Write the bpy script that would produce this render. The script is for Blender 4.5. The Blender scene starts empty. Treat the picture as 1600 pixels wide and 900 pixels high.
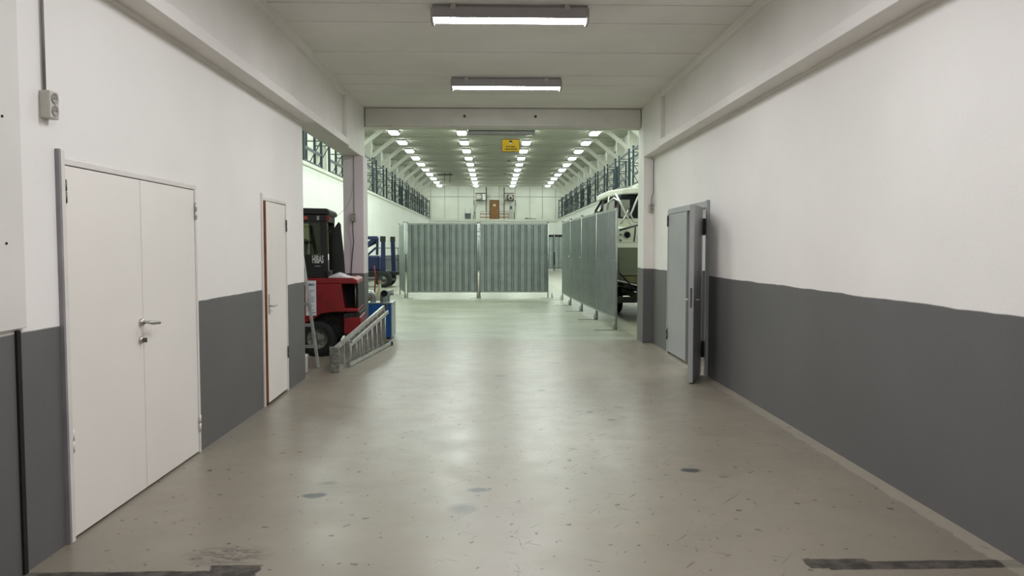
import bpy, bmesh, math, random
from mathutils import Vector, Matrix
random.seed(7)
S = bpy.context.scene
COL = S.collection
PI = math.pi

# ------------------------------------------------------------------ camera, world, light, exposure
cam = bpy.data.cameras.new('camera')
camo = bpy.data.objects.new('camera', cam); COL.objects.link(camo)
cam.sensor_width = 36.0; cam.lens = 36.0 * 1200 / 1600
cam.clip_start = 0.05; cam.clip_end = 300
_th = math.atan(63 / 1200); _ps = math.atan(30 * math.cos(_th) / 1200)
camo.rotation_euler = (PI / 2 - _th, 0, -_ps)
camo.location = (0, 0, 1.6)
S.camera = camo
S.view_settings.view_transform = 'Standard'; S.view_settings.look = 'None'
S.view_settings.gamma = 1.0; S.view_settings.use_curve_mapping = False
S.view_settings.exposure = 0.0
w = bpy.data.worlds.new('world'); S.world = w; w.use_nodes = True
w.node_tree.nodes['Background'].inputs[0].default_value = (0.5, 0.55, 0.6, 1)
w.node_tree.nodes['Background'].inputs[1].default_value = 0.02

CORR_LAMP = (0.97, 0.97, 1.03)
HALL_LAMP = (0.88, 0.985, 0.925)
CORR_E = 66.0      # emission strength of the corridor tubes
HALL_E = 27.0      # emission strength of the hall lamps

def area(loc, sx, sy, power, col):
    l = bpy.data.lights.new('lamp_light', 'AREA'); l.shape = 'RECTANGLE'; l.size = sx; l.size_y = sy
    l.energy = power; l.color = col
    o = bpy.data.objects.new('lamp_light', l); COL.objects.link(o); o.location = loc
    return o
# the tubes of the corridor that run on behind the camera and the hall lamps hidden above the lintel
for y, k in ((4.45, 1.0), (1.4, .9), (-1.6, .6)):
    area((0.18, y, 3.8), 1.45, 0.14, 68 * k, CORR_LAMP)
for k in range(6):
    for x in (-5.1, -1.6, 1.9, 5.3):
        area((x, 36.3 - 3.77 * k, 7.5), 0.5, 1.1, 108, HALL_LAMP)
area((4.0, 10.3, 2.5), 0.2, 1.2, 22, CORR_LAMP)      # lamp of the side room behind the grey door

# ------------------------------------------------------------------ materials
def lin(c):
    return tuple(((v / 255) / 12.92 if v <= 10 else ((v / 255 + 0.055) / 1.055) ** 2.4) for v in c) + (1.0,)

class N:
    """small node builder"""
    def __init__(s, name):
        s.m = bpy.data.materials.new(name); s.m.use_nodes = True
        s.t = s.m.node_tree; s.b = s.t.nodes['Principled BSDF']; s.L = s.t.links
        s.geo = None
    def n(s, ty, **kw):
        x = s.t.nodes.new(ty)
        for k, v in kw.items(): setattr(x, k, v)
        return x
    def link(s, a, b): s.L.new(a, b)
    def math(s, op, a, b=None, c=None, clamp=False):
        x = s.n('ShaderNodeMath', operation=op); x.use_clamp = clamp
        for i, v in enumerate((a, b, c)):
            if v is None: continue
            if isinstance(v, (int, float)): x.inputs[i].default_value = v
            else: s.link(v, x.inputs[i])
        return x.outputs[0]
    def pos(s):
        if s.geo is None:
            s.geo = s.n('ShaderNodeNewGeometry').outputs['Position']
        return s.geo
    def obj(s): return s.n('ShaderNodeTexCoord').outputs['Object']
    def noise(s, vec, scale, detail=4, rough=0.55, color=False, sc3=None):
        if sc3:
            mp = s.n('ShaderNodeMapping'); mp.inputs['Scale'].default_value = sc3; s.link(vec, mp.inputs[0]); vec = mp.outputs[0]
        x = s.n('ShaderNodeTexNoise'); x.inputs['Scale'].default_value = scale
        x.inputs['Detail'].default_value = detail; x.inputs['Roughness'].default_value = rough
        s.link(vec, x.inputs['Vector'])
        return x.outputs['Color' if color else 'Fac']
    def ramp(s, fac, a, b, lo=0.0, hi=1.0):
        x = s.n('ShaderNodeMapRange'); x.clamp = True
        s.link(fac, x.inputs[0]); x.inputs[1].default_value = a; x.inputs[2].default_value = b
        x.inputs[3].default_value = lo; x.inputs[4].default_value = hi
        return x.outputs[0]
    def mix(s, fac, a, b):
        x = s.n('ShaderNodeMix', data_type='RGBA')
        if isinstance(fac, (int, float)): x.inputs[0].default_value = fac
        else: s.link(fac, x.inputs[0])
        for i, v in ((6, a), (7, b)):
            if isinstance(v, tuple): x.inputs[i].default_value = v
            else: s.link(v, x.inputs[i])
        return x.outputs[2]
    def bump(s, h, strength, dist=0.01):
        x = s.n('ShaderNodeBump'); x.inputs['Strength'].default_value = strength; x.inputs['Distance'].default_value = dist
        s.link(h, x.inputs['Height']); s.link(x.outputs[0], s.b.inputs['Normal'])

def mat(name, rgb, rough=0.6, metal=0.0, var=0.08, scale=6.0, bump=0.0, bscale=80, coat=0, rvar=0.0, emis=None):
    k = N(name); c = lin(rgb)
    d = tuple(max(0, v * (1 - var * 2)) for v in c[:3]) + (1,)
    e = tuple(min(1, v * (1 + var)) for v in c[:3]) + (1,)
    f = k.noise(k.obj(), scale)
    k.link(k.mix(k.ramp(f, 0.3, 0.7), d, e), k.b.inputs['Base Color'])
    k.b.inputs['Roughness'].default_value = rough; k.b.inputs['Metallic'].default_value = metal
    if rvar:
        k.link(k.ramp(f, 0.3, 0.7, rough - rvar, rough + rvar), k.b.inputs['Roughness'])
    if coat: k.b.inputs['Coat Weight'].default_value = coat
    if bump: k.bump(k.noise(k.obj(), bscale), bump, 0.003)
    if emis:
        k.b.inputs['Emission Color'].default_value = emis[0] + (1,); k.b.inputs['Emission Strength'].default_value = emis[1]
    return k.m

def wall_mat(name, top, low, zline, brick=False, edge=0.012, rough=0.55):
    k = N(name); p = k.pos(); sep = k.n('ShaderNodeSeparateXYZ'); k.link(p, sep.inputs[0])
    big = k.noise(p, 0.7, 5); fine = k.noise(p, 9, 4)
    t = k.mix(k.ramp(big, 0.35, 0.68), lin(tuple(v - 7 for v in top)), lin(top))
    marks = k.ramp(k.noise(p, 26, 3, 0.7), 0.74, 0.80)
    t = k.mix(k.math('MULTIPLY', marks, 0.22), t, lin((120, 118, 112)))
    l = k.mix(k.ramp(big, 0.3, 0.7), lin(tuple(v - 5 for v in low)), lin(tuple(v + 4 for v in low)))
    chips = k.ramp(k.noise(p, 14, 2, 0.6), 0.76, 0.79)
    l = k.mix(k.math('MULTIPLY', chips, 0.7), l, lin((40, 38, 36)))
    wob = k.math('MULTIPLY', k.math('SUBTRACT', k.noise(p, 1.1, 3), 0.5), edge * 4)
    z = k.math('ADD', sep.outputs[2], wob)
    fac = k.ramp(z, zline - 0.004, zline + 0.004)
    c = k.mix(fac, l, t)
    k.link(c, k.b.inputs['Base Color']); k.b.inputs['Roughness'].default_value = rough
    if brick:
        cb = k.n('ShaderNodeCombineXYZ'); k.link(k.math('ADD', sep.outputs[0], sep.outputs[1]), cb.inputs[0]); k.link(sep.outputs[2], cb.inputs[1])
        b = k.n('ShaderNodeTexBrick'); k.link(cb.outputs[0], b.inputs[0]); b.inputs['Scale'].default_value = 1.0
        b.inputs['Brick Width'].default_value = 0.6; b.inputs['Row Height'].default_value = 0.2; b.inputs['Mortar Size'].default_value = 0.012
        b.inputs['Color1'].default_value = (1, 1, 1, 1); b.inputs['Color2'].default_value = (.9, .9, .9, 1); b.inputs['Mortar'].default_value = (0, 0, 0, 1)
        k.bump(b.outputs['Color'], 0.6, 0.006)
    else:
        k.bump(k.noise(p, 55, 5), 0.25, 0.004)
    return k.m

WH = (240, 237, 231)
M = {}
M['wall'] = wall_mat('white_grey_plaster', WH, (99, 98, 97), 1.18)
M['wall_r'] = wall_mat('white_grey_plaster_right', WH, (99, 98, 97), 1.25)
M['hall'] = wall_mat('painted_block_wall', (243, 246, 238), (104, 104, 102), 1.17, brick=True)
M['white'] = mat('white_paint', (222, 219, 212), 0.5, var=0.03, scale=1.5, bump=0.12)
M['lintel'] = mat('lintel_grey_paint', (212, 211, 201), 0.6, var=0.04, scale=2, bump=0.15)
M['whitebeam'] = mat('white_beam_paint', (228, 225, 218), 0.55, var=0.03, scale=1.2, bump=0.15)
M['lav'] = wall_mat('column_paint', (222, 214, 216), (99, 98, 97), 1.185)
M['door'] = mat('door_white', (236, 231, 223), 0.42, var=0.02, scale=1.0)
M['doorframe'] = mat('frame_white', (222, 218, 210), 0.45, var=0.03)
M['greyframe'] = mat('frame_grey_edge', (140, 136, 138), 0.5)
M['brown'] = mat('bare_wood', (139, 84, 44), 0.6, var=0.15, scale=12)
M['doorgrey'] = mat('door_grey_paint', (160, 162, 161), 0.42, var=0.03, scale=2)
M['steel'] = mat('brushed_steel', (190, 188, 182), 0.3, 0.9, var=0.05)
M['steeldark'] = mat('dark_steel', (100, 100, 98), 0.4, 0.8)
M['galv'] = mat('galvanised_steel', (160, 170, 167), 0.35, 0.85, var=0.08, scale=3, rvar=0.05)
M['galvtube'] = mat('galvanised_tube', (165, 170, 166), 0.4, 0.7, var=0.1, scale=8)
M['alu'] = mat('aluminium', (188, 188, 182), 0.38, 0.6, var=0.14, scale=9)
M['aluworn'] = mat('worn_aluminium', (138, 140, 130), 0.6, 0.3, var=0.3, scale=22)
M['teal'] = mat('teal_rack_paint', (33, 50, 54), 0.5, 0.0, var=0.12)
M['hwhite'] = mat('hall_white_paint', (214, 215, 204), 0.6, var=0.04, scale=0.8)
M['ceil'] = mat('ceiling_board', (234, 233, 226), 0.7, var=0.035, scale=1.0, bump=0.1)
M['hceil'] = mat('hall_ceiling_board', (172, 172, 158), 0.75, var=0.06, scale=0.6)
M['black'] = mat('black_paint', (20, 20, 20), 0.45, var=0.2)
M['rubber'] = mat('tyre_rubber', (28, 27, 26), 0.8, var=0.3, scale=20)
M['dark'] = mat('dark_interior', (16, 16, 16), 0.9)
M['grime'] = mat('greasy_chassis', (34, 32, 27), 0.7, var=0.5, scale=15)
M['blue'] = mat('blue_paint', (22, 84, 150), 0.4, var=0.08)
M['bluelift'] = mat('blue_lift_paint', (18, 32, 72), 0.4, var=0.15, scale=4)
M['lamphouse'] = mat('lamp_housing_grey', (160, 156, 156), 0.5, var=0.03)
M['plastic'] = mat('grey_white_plastic', (190, 186, 176), 0.4, var=0.02)
M['socketface'] = mat('socket_face', (150, 146, 140), 0.4)
M['cable'] = mat('cable_grey', (128, 124, 120), 0.5)
M['cableblack'] = mat('cable_black', (40, 38, 45), 0.5)
M['orange'] = mat('orange_lens', (168, 70, 40), 0.25)
M['redlens'] = mat('red_lens', (110, 30, 26), 0.25)
M['whitelens'] = mat('clear_lens', (150, 152, 148), 0.25)
M['cream'] = mat('boat_gelcoat', (238, 238, 222), 0.25, var=0.02)
M['hull'] = mat('boat_hull_shaded_olive', (112, 114, 92), 0.4, var=0.04, scale=1.5)  # hull side: antifouling olive with the shade below the rub rail mixed in
M['olive'] = mat('boat_bottom', (108, 104, 70), 0.6, var=0.1)
M['canvas'] = mat('black_canvas', (22, 24, 26), 0.8, var=0.2)
M['chrome'] = mat('polished_tube', (205, 205, 202), 0.32, 1.0, var=0.0)
M['sign'] = mat('yellow_sign', (238, 190, 20), 0.5, var=0.05)
M['doorbrown'] = mat('brown_door_veneer', (126, 84, 32), 0.45, var=0.12, scale=3)
M['timber'] = mat('dark_timber', (70, 54, 44), 0.7, var=0.15, scale=5)
M['redtimber'] = mat('reddish_plank', (140, 92, 66), 0.6, var=0.1, scale=5)
M['bin'] = mat('grey_plastic_bin', (70, 80, 84), 0.5)
M['tarp'] = mat('brown_tarp', (120, 108, 88), 0.8, var=0.3, scale=8)
M['windowdark'] = mat('dark_window_pane', (60, 66, 62), 0.12, var=0.05)
M['paper'] = mat('paper_white', (226, 228, 232), 0.6, var=0.03)
M['ink'] = mat('dark_ink', (40, 42, 60), 0.6)
M['inkblue'] = mat('blue_ink', (36, 50, 130), 0.6)
M['letter'] = mat('white_lettering', (200, 200, 196), 0.5)
M['cloth'] = mat('crumpled_cloth', (205, 202, 205), 0.8, var=0.08, scale=20)
M['hose'] = mat('red_hose', (150, 40, 34), 0.5)
M['yellow'] = mat('dirty_yellow', (170, 120, 46), 0.6, var=0.2)
M['bottle'] = mat('cream_plastic', (196, 190, 160), 0.4)
M['redcap'] = mat('brown_red_cap', (108, 66, 58), 0.6)
M['graylav'] = mat('grey_fan', (170, 168, 158), 0.5)
M['roomwall'] = wall_mat('side_room_paint', WH, (99, 98, 97), 1.25)

def red_mat():
    k = N('scratched_red_paint'); o = k.obj()
    base = k.mix(k.ramp(k.noise(o, 3), 0.35, 0.7), lin((124, 22, 27)), lin((148, 26, 31)))
    sc = k.ramp(k.noise(o, 16, 5, 0.7, sc3=(1, 1, 2.2)), 0.66, 0.70)
    base = k.mix(k.math('MULTIPLY', sc, 0.8), base, lin((190, 160, 130)))
    dirt = k.ramp(k.noise(o, 5, 6, 0.75), 0.50, 0.68)
    base = k.mix(k.math('MULTIPLY', dirt, 0.5), base, lin((70, 30, 26)))
    k.link(base, k.b.inputs['Base Color']); k.b.inputs['Roughness'].default_value = 0.38
    return k.m
M['red'] = red_mat()

def glass_mat(name, tint, fac=0.55):
    k = N(name); t = k.t
    tr = k.n('ShaderNodeBsdfTransparent'); tr.inputs[0].default_value = lin(tint)
    gl = k.n('ShaderNodeBsdfGlossy'); gl.inputs['Roughness'].default_value = 0.05
    mx = k.n('ShaderNodeMixShader'); mx.inputs[0].default_value = 1 - fac
    k.link(tr.outputs[0], mx.inputs[1]); k.link(gl.outputs[0], mx.inputs[2])
    out = t.nodes['Material Output']; k.link(mx.outputs[0], out.inputs[0])
    return k.m
M['glass'] = glass_mat('tinted_cab_glass', (150, 150, 128), 0.93)
M['clear'] = glass_mat('clear_canopy_window', (190, 200, 195), 0.88)

def emit(name, col, st):
    k = N(name); k.b.inputs['Base Color'].default_value = (.9, .9, .9, 1)
    k.b.inputs['Emission Color'].default_value = col + (1,); k.b.inputs['Emission Strength'].default_value = st
    return k.m
M['tube'] = emit('corridor_tube_light', CORR_LAMP, CORR_E)
M['halltube'] = emit('hall_lamp_light', HALL_LAMP, HALL_E)
M['lens'] = mat('frosted_lamp_cover', (225, 228, 226), 0.3, var=0.0)

def floor_mat():
    k = N('painted_concrete_floor'); p = k.pos(); sep = k.n('ShaderNodeSeparateXYZ'); k.link(p, sep.inputs[0])
    X, Y = sep.outputs[0], sep.outputs[1]
    big = k.noise(p, 0.45, 5); mid = k.noise(p, 2.2, 6, 0.6); fine = k.noise(p, 40, 3)
    c = k.mix(k.ramp(big, 0.35, 0.68), lin((126, 118, 104)), lin((139, 131, 116)))
    c = k.mix(k.math('MULTIPLY', k.ramp(mid, 0.5, 0.75), 0.35), c, lin((116, 112, 98)))
    c = k.mix(k.math('MULTIPLY', k.ramp(fine, 0.45, 0.75), 0.14), c, lin((120, 112, 100)))
    # pinkish worn traffic zone
    c = k.mix(k.math('MULTIPLY', k.ramp(k.noise(p, 1.3, 4), 0.55, 0.72), 0.25), c, lin((146, 127, 108)))
    # hall floor is a slightly paler coat
    hall = k.ramp(Y, 13.17, 13.22)
    hc = k.mix(k.ramp(k.noise(p, 0.8, 6, 0.65, sc3=(1, 2.2, 1)), 0.35, 0.7), lin((122, 124, 108)), lin((154, 155, 136)))
    c = k.mix(hall, c, hc)
    seam = k.math('LESS_THAN', k.math('ABSOLUTE', k.math('SUBTRACT', Y, 13.19)), 0.025)
    c = k.mix(k.math('MULTIPLY', seam, 0.55), c, lin((96, 98, 88)))
    # small dark specks and scratches in the middle of the lane
    sp = k.ramp(k.noise(p, 15, 2, 0.5), 0.685, 0.70)
    c = k.mix(k.math('MULTIPLY', sp, 0.8), c, lin((48, 44, 38)))
    lane = k.ramp(k.math('ABSOLUTE', k.math('SUBTRACT', X, 0.7)), 0.4, 1.3, 1.0, 0.0)
    rot = k.n('ShaderNodeMapping'); rot.inputs['Rotation'].default_value = (0, 0, 0.5); k.link(p, rot.inputs[0])
    s1 = k.ramp(k.noise(rot.outputs[0], 9, 2, 0.5, sc3=(0.35, 4, 1)), 0.70, 0.715)
    rot2 = k.n('ShaderNodeMapping'); rot2.inputs['Rotation'].default_value = (0, 0, -0.9); rot2.inputs['Location'].default_value = (3, 7, 0); k.link(p, rot2.inputs[0])
    s2 = k.ramp(k.noise(rot2.outputs[0], 8, 2, 0.5, sc3=(0.3, 4.5, 1)), 0.70, 0.715)
    s3 = k.ramp(k.noise(p, 8, 3, 0.6, sc3=(4, 0.4, 1)), 0.70, 0.715)
    s = k.math('MULTIPLY', k.math('ADD', k.math('ADD', s1, s2), s3, clamp=True), lane)
    c = k.mix(k.math('MULTIPLY', s, 0.85), c, lin((52, 45, 38)))
    cw_ = k.math('ADD', .13, k.math('MULTIPLY', k.math('SUBTRACT', k.noise(p, 5, 4, 0.7), 0.5), 0.25))
    ck = k.math('MULTIPLY', k.math('LESS_THAN', k.math('ABSOLUTE', k.math('SUBTRACT', X, cw_)), 0.0028),
                k.math('MULTIPLY', k.math('LESS_THAN', Y, 4.55), k.ramp(k.noise(p, 11, 2), 0.42, 0.5)))
    c = k.mix(k.math('MULTIPLY', ck, 0.8), c, lin((46, 40, 34)))
    # warped coordinates for stains
    wn = k.noise(p, 7, 4, 0.6, color=True); ws = k.n('ShaderNodeSeparateXYZ'); k.link(wn, ws.inputs[0])
    wx = k.math('ADD', X, k.math('MULTIPLY', k.math('SUBTRACT', ws.outputs[0], 0.5), 0.06))
    wy = k.math('ADD', Y, k.math('MULTIPLY', k.math('SUBTRACT', ws.outputs[1], 0.5), 0.06))
    def oval(cx, cy, rx, ry, soft=0.35):
        a = k.math('DIVIDE', k.math('SUBTRACT', wx, cx), rx); b = k.math('DIVIDE', k.math('SUBTRACT', wy, cy), ry)
        r = k.math('SQRT', k.math('ADD', k.math('MULTIPLY', a, a), k.math('MULTIPLY', b, b)))
        return k.ramp(r, 1 - soft, 1.0, 1.0, 0.0)
    dk = lin((52, 54, 50))
    for cx, cy, rx, ry, a, sf in ((-1.12, 5.18, .085, .055, .5, .7), (-1.16, 4.92, .09, .055, 1.0, .3), (-.10, 5.01, .10, .06, .85, .5),
                              (-.187, 4.65, .11, .12, .75, .8), (.094, 9.54, .10, .12, .55, .6), (.544, 8.54, .06, .05, .8, .4),
                              (.94, 7.39, .05, .04, .8, .4), (1.416, 5.415, .085, .06, 1.0, .3), (1.618, 5.255, .05, .03, .5, .6),
                              (1.10, 7.05, .05, .03, .9, .3), (-1.518, 5.99, .03, .02, .9, .4), (-.4, 7.2, .05, .03, .6, .5),
                              (1.25, 7.6, .06, .03, .7, .4), (-.75, 6.6, .03, .02, .6, .4)):
        c = k.mix(k.math('MULTIPLY', oval(cx, cy, rx, ry, sf), a), c, dk)
    for cx, cy, rx, ry in ((2.25, 4.65, .16, .16), (2.45, 4.28, .2, .12), (1.8, 6.2, .25, .2)):
        c = k.mix(k.math('MULTIPLY', oval(cx, cy, rx, ry, .3), .3), c, lin((128, 120, 106)))
    # scuffs near the strip on the left
    q = k.math('MULTIPLY', oval(-1.38, 3.95, .26, .16, .6), k.ramp(k.noise(p, 14, 5, 0.7, sc3=(1, 2.6, 1)), 0.46, 0.54))
    c = k.mix(k.math('MULTIPLY', q, .75), c, lin((58, 54, 48)))
    # the torn-up strip of an old doorway across the floor
    def band(v, a, b, s=0.006): return k.math('MULTIPLY', k.ramp(v, a - s, a + s), k.ramp(v, b - s, b + s, 1.0, 0.0))
    qx = k.math('ADD', X, k.math('MULTIPLY', k.math('SUBTRACT', ws.outputs[0], 0.5), 0.12))
    qy = k.math('ADD', Y, k.math('MULTIPLY', k.math('SUBTRACT', ws.outputs[1], 0.5), 0.035))
    st = k.math('MULTIPLY', band(qx, 1.68, 2.9), band(qy, 3.70, 3.80))
    st2 = k.math('MULTIPLY', band(qx, 1.58, 1.92), band(qy, 3.72, 3.835))
    st3 = k.math('MULTIPLY', band(qx, -1.42, -1.17), band(qy, 3.5, 3.83))
    st4 = k.math('MULTIPLY', band(qx, -2.35, -1.30), band(qy, 3.4, 3.765))
    sd = k.math('MAXIMUM', k.math('MAXIMUM', st, st2), k.math('MAXIMUM', st3, st4))
    sc = k.mix(k.ramp(k.noise(p, 9, 6, 0.7), 0.42, 0.6), lin((36, 32, 26)), lin((80, 73, 64)))
    c = k.mix(sd, c, sc)
    # rough unpainted margin along the right wall
    mg = k.ramp(k.math('ADD', qx, k.math('MULTIPLY', k.noise(p, 2), 0.05)), 2.585, 2.60)
    c = k.mix(k.math('MULTIPLY', mg, .4), c, lin((176, 168, 152)))
    mgl = k.ramp(qx, -2.26, -2.23, 1.0, 0.0)
    c = k.mix(k.math('MULTIPLY', k.math('MULTIPLY', mgl, k.ramp(Y, 9.3, 9.4, 1.0, 0.0)), .4), c, lin((120, 114, 102)))
    k.link(c, k.b.inputs['Base Color'])
    r = k.ramp(k.noise(p, 3.0, 6, 0.7), 0.3, 0.75, 0.285, 0.43)
    r = k.math('ADD', r, k.math('MULTIPLY', sd, 0.35))
    k.link(r, k.b.inputs['Roughness'])
    h = k.math('ADD', k.math('MULTIPLY', k.noise(p, 2.5, 5), 1.0), k.math('MULTIPLY', k.noise(p, 60, 3), 0.06))
    h = k.math('SUBTRACT', h, k.math('MULTIPLY', sd, 0.25))
    k.bump(h, 0.10, 0.02)
    return k.m
M['floor'] = floor_mat()

# ------------------------------------------------------------------ mesh helpers
class MB:
    def __init__(s): s.v = []; s.f = []; s.sm = []
    def add(s, vs, fs, smooth=False):
        o = len(s.v); s.v += [tuple(v) for v in vs]; s.f += [tuple(i + o for i in f) for f in fs]; s.sm += [smooth] * len(fs); return s
    def box(s, x0, x1, y0, y1, z0, z1):
        x0, x1 = min(x0, x1), max(x0, x1); y0, y1 = min(y0, y1), max(y0, y1); z0, z1 = min(z0, z1), max(z0, z1)
        return s.add([(x0, y0, z0), (x1, y0, z0), (x1, y1, z0), (x0, y1, z0), (x0, y0, z1), (x1, y0, z1), (x1, y1, z1), (x0, y1, z1)],
                     [(0, 3, 2, 1), (4, 5, 6, 7), (0, 1, 5, 4), (1, 2, 6, 5), (2, 3, 7, 6), (3, 0, 4, 7)])
    def bar(s, p, q, w, h, up=(0, 0, 1)):
        p, q = Vector(p), Vector(q); d = (q - p).normalized(); u = Vector(up)
        if abs(d.dot(u)) > 0.98: u = Vector((0, 1, 0))
        a = d.cross(u).normalized(); b = a.cross(d).normalized()
        vs = []
        for c in (p, q):
            for i, j in ((-1, -1), (1, -1), (1, 1), (-1, 1)): vs.append(c + a * i * w / 2 + b * j * h / 2)
        return s.add(vs, [(0, 3, 2, 1), (4, 5, 6, 7), (0, 1, 5, 4), (1, 2, 6, 5), (2, 3, 7, 6), (3, 0, 4, 7)])
    def tube(s, pts, r, seg=10, cap=True):
        pts = [Vector(p) for p in pts]; rs = r if isinstance(r, (list, tuple)) else [r] * len(pts)
        vs = []; fs = []; prev = None
        for i, p in enumerate(pts):
            d = (pts[min(i + 1, len(pts) - 1)] - pts[max(i - 1, 0)]).normalized()
            if prev is None:
                u = Vector((0, 0, 1)) if abs(d.z) < 0.9 else Vector((0, 1, 0))
                a = d.cross(u).normalized()
            else:
                a = (prev - d * prev.dot(d)).normalized()
            prev = a; b = d.cross(a)
            for k in range(seg):
                t = 2 * PI * k / seg; vs.append(p + (a * math.cos(t) + b * math.sin(t)) * rs[i])
        for i in range(len(pts) - 1):
            for k in range(seg):
                k2 = (k + 1) % seg
                fs.append((i * seg + k, i * seg + k2, (i + 1) * seg + k2, (i + 1) * seg + k))
        s.add(vs, fs, True)
        if cap:
            o = len(s.v) - len(vs)
            s.f.append(tuple(o + k for k in range(seg))[::-1]); s.sm.append(False)
            s.f.append(tuple(o + (len(pts) - 1) * seg + k for k in range(seg))); s.sm.append(False)
        return s
    def lathe(s, prof, c, axis='z', seg=24):
        """prof: list of (radius, height along axis)"""
        vs = []; fs = []; c = Vector(c)
        for r, h in prof:
            for k in range(seg):
                t = 2 * PI * k / seg; x, y = r * math.cos(t), r * math.sin(t)
                vs.append(c + (Vector((x, y, h)) if axis == 'z' else Vector((x, h, y)) if axis == 'y' else Vector((h, x, y))))
        for i in range(len(prof) - 1):
            for k in range(seg):
                k2 = (k + 1) % seg; fs.append((i * seg + k, i * seg + k2, (i + 1) * seg + k2, (i + 1) * seg + k))
        return s.add(vs, fs, True)
    def prism(s, poly, a, b, axis='y'):
        """extrude 2-D polygon; axis y: (x,z); axis x: (y,z); axis z: (x,y)"""
        n = len(poly)
        def P(u, v, w): return (u, w, v) if axis == 'y' else (w, u, v) if axis == 'x' else (u, v, w)
        vs = [P(u, v, a) for u, v in poly] + [P(u, v, b) for u, v in poly]
        fs = [tuple(range(n)), tuple(range(2 * n - 1, n - 1, -1))] + [(i, i + n, (i + 1) % n + n, (i + 1) % n) for i in range(n)]
        return s.add(vs, fs)
    def mesh(s, name, bevel=0.0, seg=2):
        me = bpy.data.meshes.new(name); me.from_pydata(s.v, [], s.f); me.update()
        for p, sm in zip(me.polygons, s.sm): p.use_smooth = sm
        bm = bmesh.new(); bm.from_mesh(me)
        bmesh.ops.recalc_face_normals(bm, faces=bm.faces)
        if bevel:
            es = [e for e in bm.edges if len(e.link_faces) == 2 and e.calc_face_angle(0) > 0.6]
            bmesh.ops.bevel(bm, geom=es, offset=bevel, segments=seg, affect='EDGES', profile=0.5, clamp_overlap=True)
        bm.to_mesh(me); bm.free()
        return me
    def build(s, name, m, parent=None, bevel=0.0, seg=2, **kw):
        me = s.mesh(name, bevel, seg); me.materials.append(M[m] if isinstance(m, str) else m)
        o = bpy.data.objects.new(name, me); COL.objects.link(o)
        if parent: o.parent = parent
        for k, v in kw.items(): o[k] = v
        return o

def tag(o, label, cat, group=None):
    o['label'] = label; o['category'] = cat
    if group: o['group'] = group
    return o
def thing(name, loc, label=None, cat=None, group=None, rz=0, kind=None):
    o = bpy.data.objects.new(name, None); COL.objects.link(o); o.location = loc; o.rotation_euler = (0, 0, rz)
    if label: tag(o, label, cat, group)
    if kind: o['kind'] = kind
    return o
def kids(o): return [c for c in list(COL.objects) if c.parent is o]
def dup(root, loc, rz=None, label=None, group=None):
    r = root.copy(); COL.objects.link(r); r.location = loc
    if rz is not None: r.rotation_euler = (0, 0, rz)
    if label: r['label'] = label
    if group: r['group'] = group
    for ch in TREE[root.name]:
        c = ch[0].copy(); COL.objects.link(c); c.parent = r
        for g in ch[1]:
            d = g.copy(); COL.objects.link(d); d.parent = c
    return r
TREE = {}
def freeze(root):
    TREE[root.name] = [(c, kids(c)) for c in kids(root)]
def struct(name, mb, m, parent=None, bevel=0.0):
    o = mb.build(name, m, parent, bevel)
    if not parent: o['kind'] = 'structure'
    return o
def text(s, size, loc, rot, m, parent, name='lettering', ext=0.001, sx=1.0, bold=0.0, align='CENTER'):
    cu = bpy.data.curves.new(name, 'FONT'); cu.body = s; cu.size = size; cu.align_x = align; cu.align_y = 'CENTER'
    cu.extrude = ext; cu.offset = bold; cu.resolution_u = 3
    t = bpy.data.objects.new(name, cu); COL.objects.link(t)
    bpy.context.view_layer.update()
    me = bpy.data.meshes.new_from_object(t.evaluated_get(bpy.context.evaluated_depsgraph_get()))
    bpy.data.objects.remove(t); me.materials.clear(); me.materials.append(M[m])
    for v in me.vertices: v.co.x *= sx
    o = bpy.data.objects.new(name, me); COL.objects.link(o); o.parent = parent; o.location = loc; o.rotation_euler = rot
    return o

ORD = ['nearest', 'second', 'third', 'fourth', 'fifth', 'sixth', 'seventh', 'eighth', 'ninth', 'tenth', 'eleventh', 'twelfth', 'thirteenth', 'fourteenth']

# ================================================================== SETTING
XL, XR = -2.30, 2.68
YB = -4.0
struct('floor', MB().box(-7.6, 7.6, YB - .2, 78, -0.12, 0), 'floor')

# ---- corridor walls (built around the door openings)
def wall_with_holes(name, x0, x1, y0, y1, z0, z1, holes, m):
    mb = MB(); ys = y0
    for a, b, h in holes:
        mb.box(x0, x1, ys, a, z0, z1); mb.box(x0, x1, a, b, h, z1); ys = b
    mb.box(x0, x1, ys, y1, z0, z1)
    return struct(name, mb, m)
wall_with_holes('wall_left', XL - .14, XL, 3.76, 9.42, 0, 3.94, [(4.14, 6.02, 2.08), (7.70, 8.62, 2.11)], 'wall')
struct('wall_left_near', MB().box(XL - .14, XL, YB, 3.755, 0, 3.94), 'wall')
wall_with_holes('wall_right', XR, XR + .16, YB, 12.80, 0, 3.94, [(9.50, 11.58, 2.14)], 'wall_r')
struct('wall_behind_camera', MB().box(XL, XR, YB - .15, YB, 0, 3.94), 'wall')
# joint and lining board at the near end of the left wall
tr = struct('trim_1', MB().box(XL, XL + .022, 2.9, 3.80, 1.21, 3.10), 'white', bevel=0.003)
for z in (1.62, 2.21, 2.78):
    MB().lathe([(0.0001, 0), (.006, 0), (.006, .004)], (XL + .022, 3.66, z), 'x', 10).build('screw', 'dark', tr)
struct('trim_2', MB().box(XL, XL + .012, 3.735, 3.765, 0, 1.20), 'dark')

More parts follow.
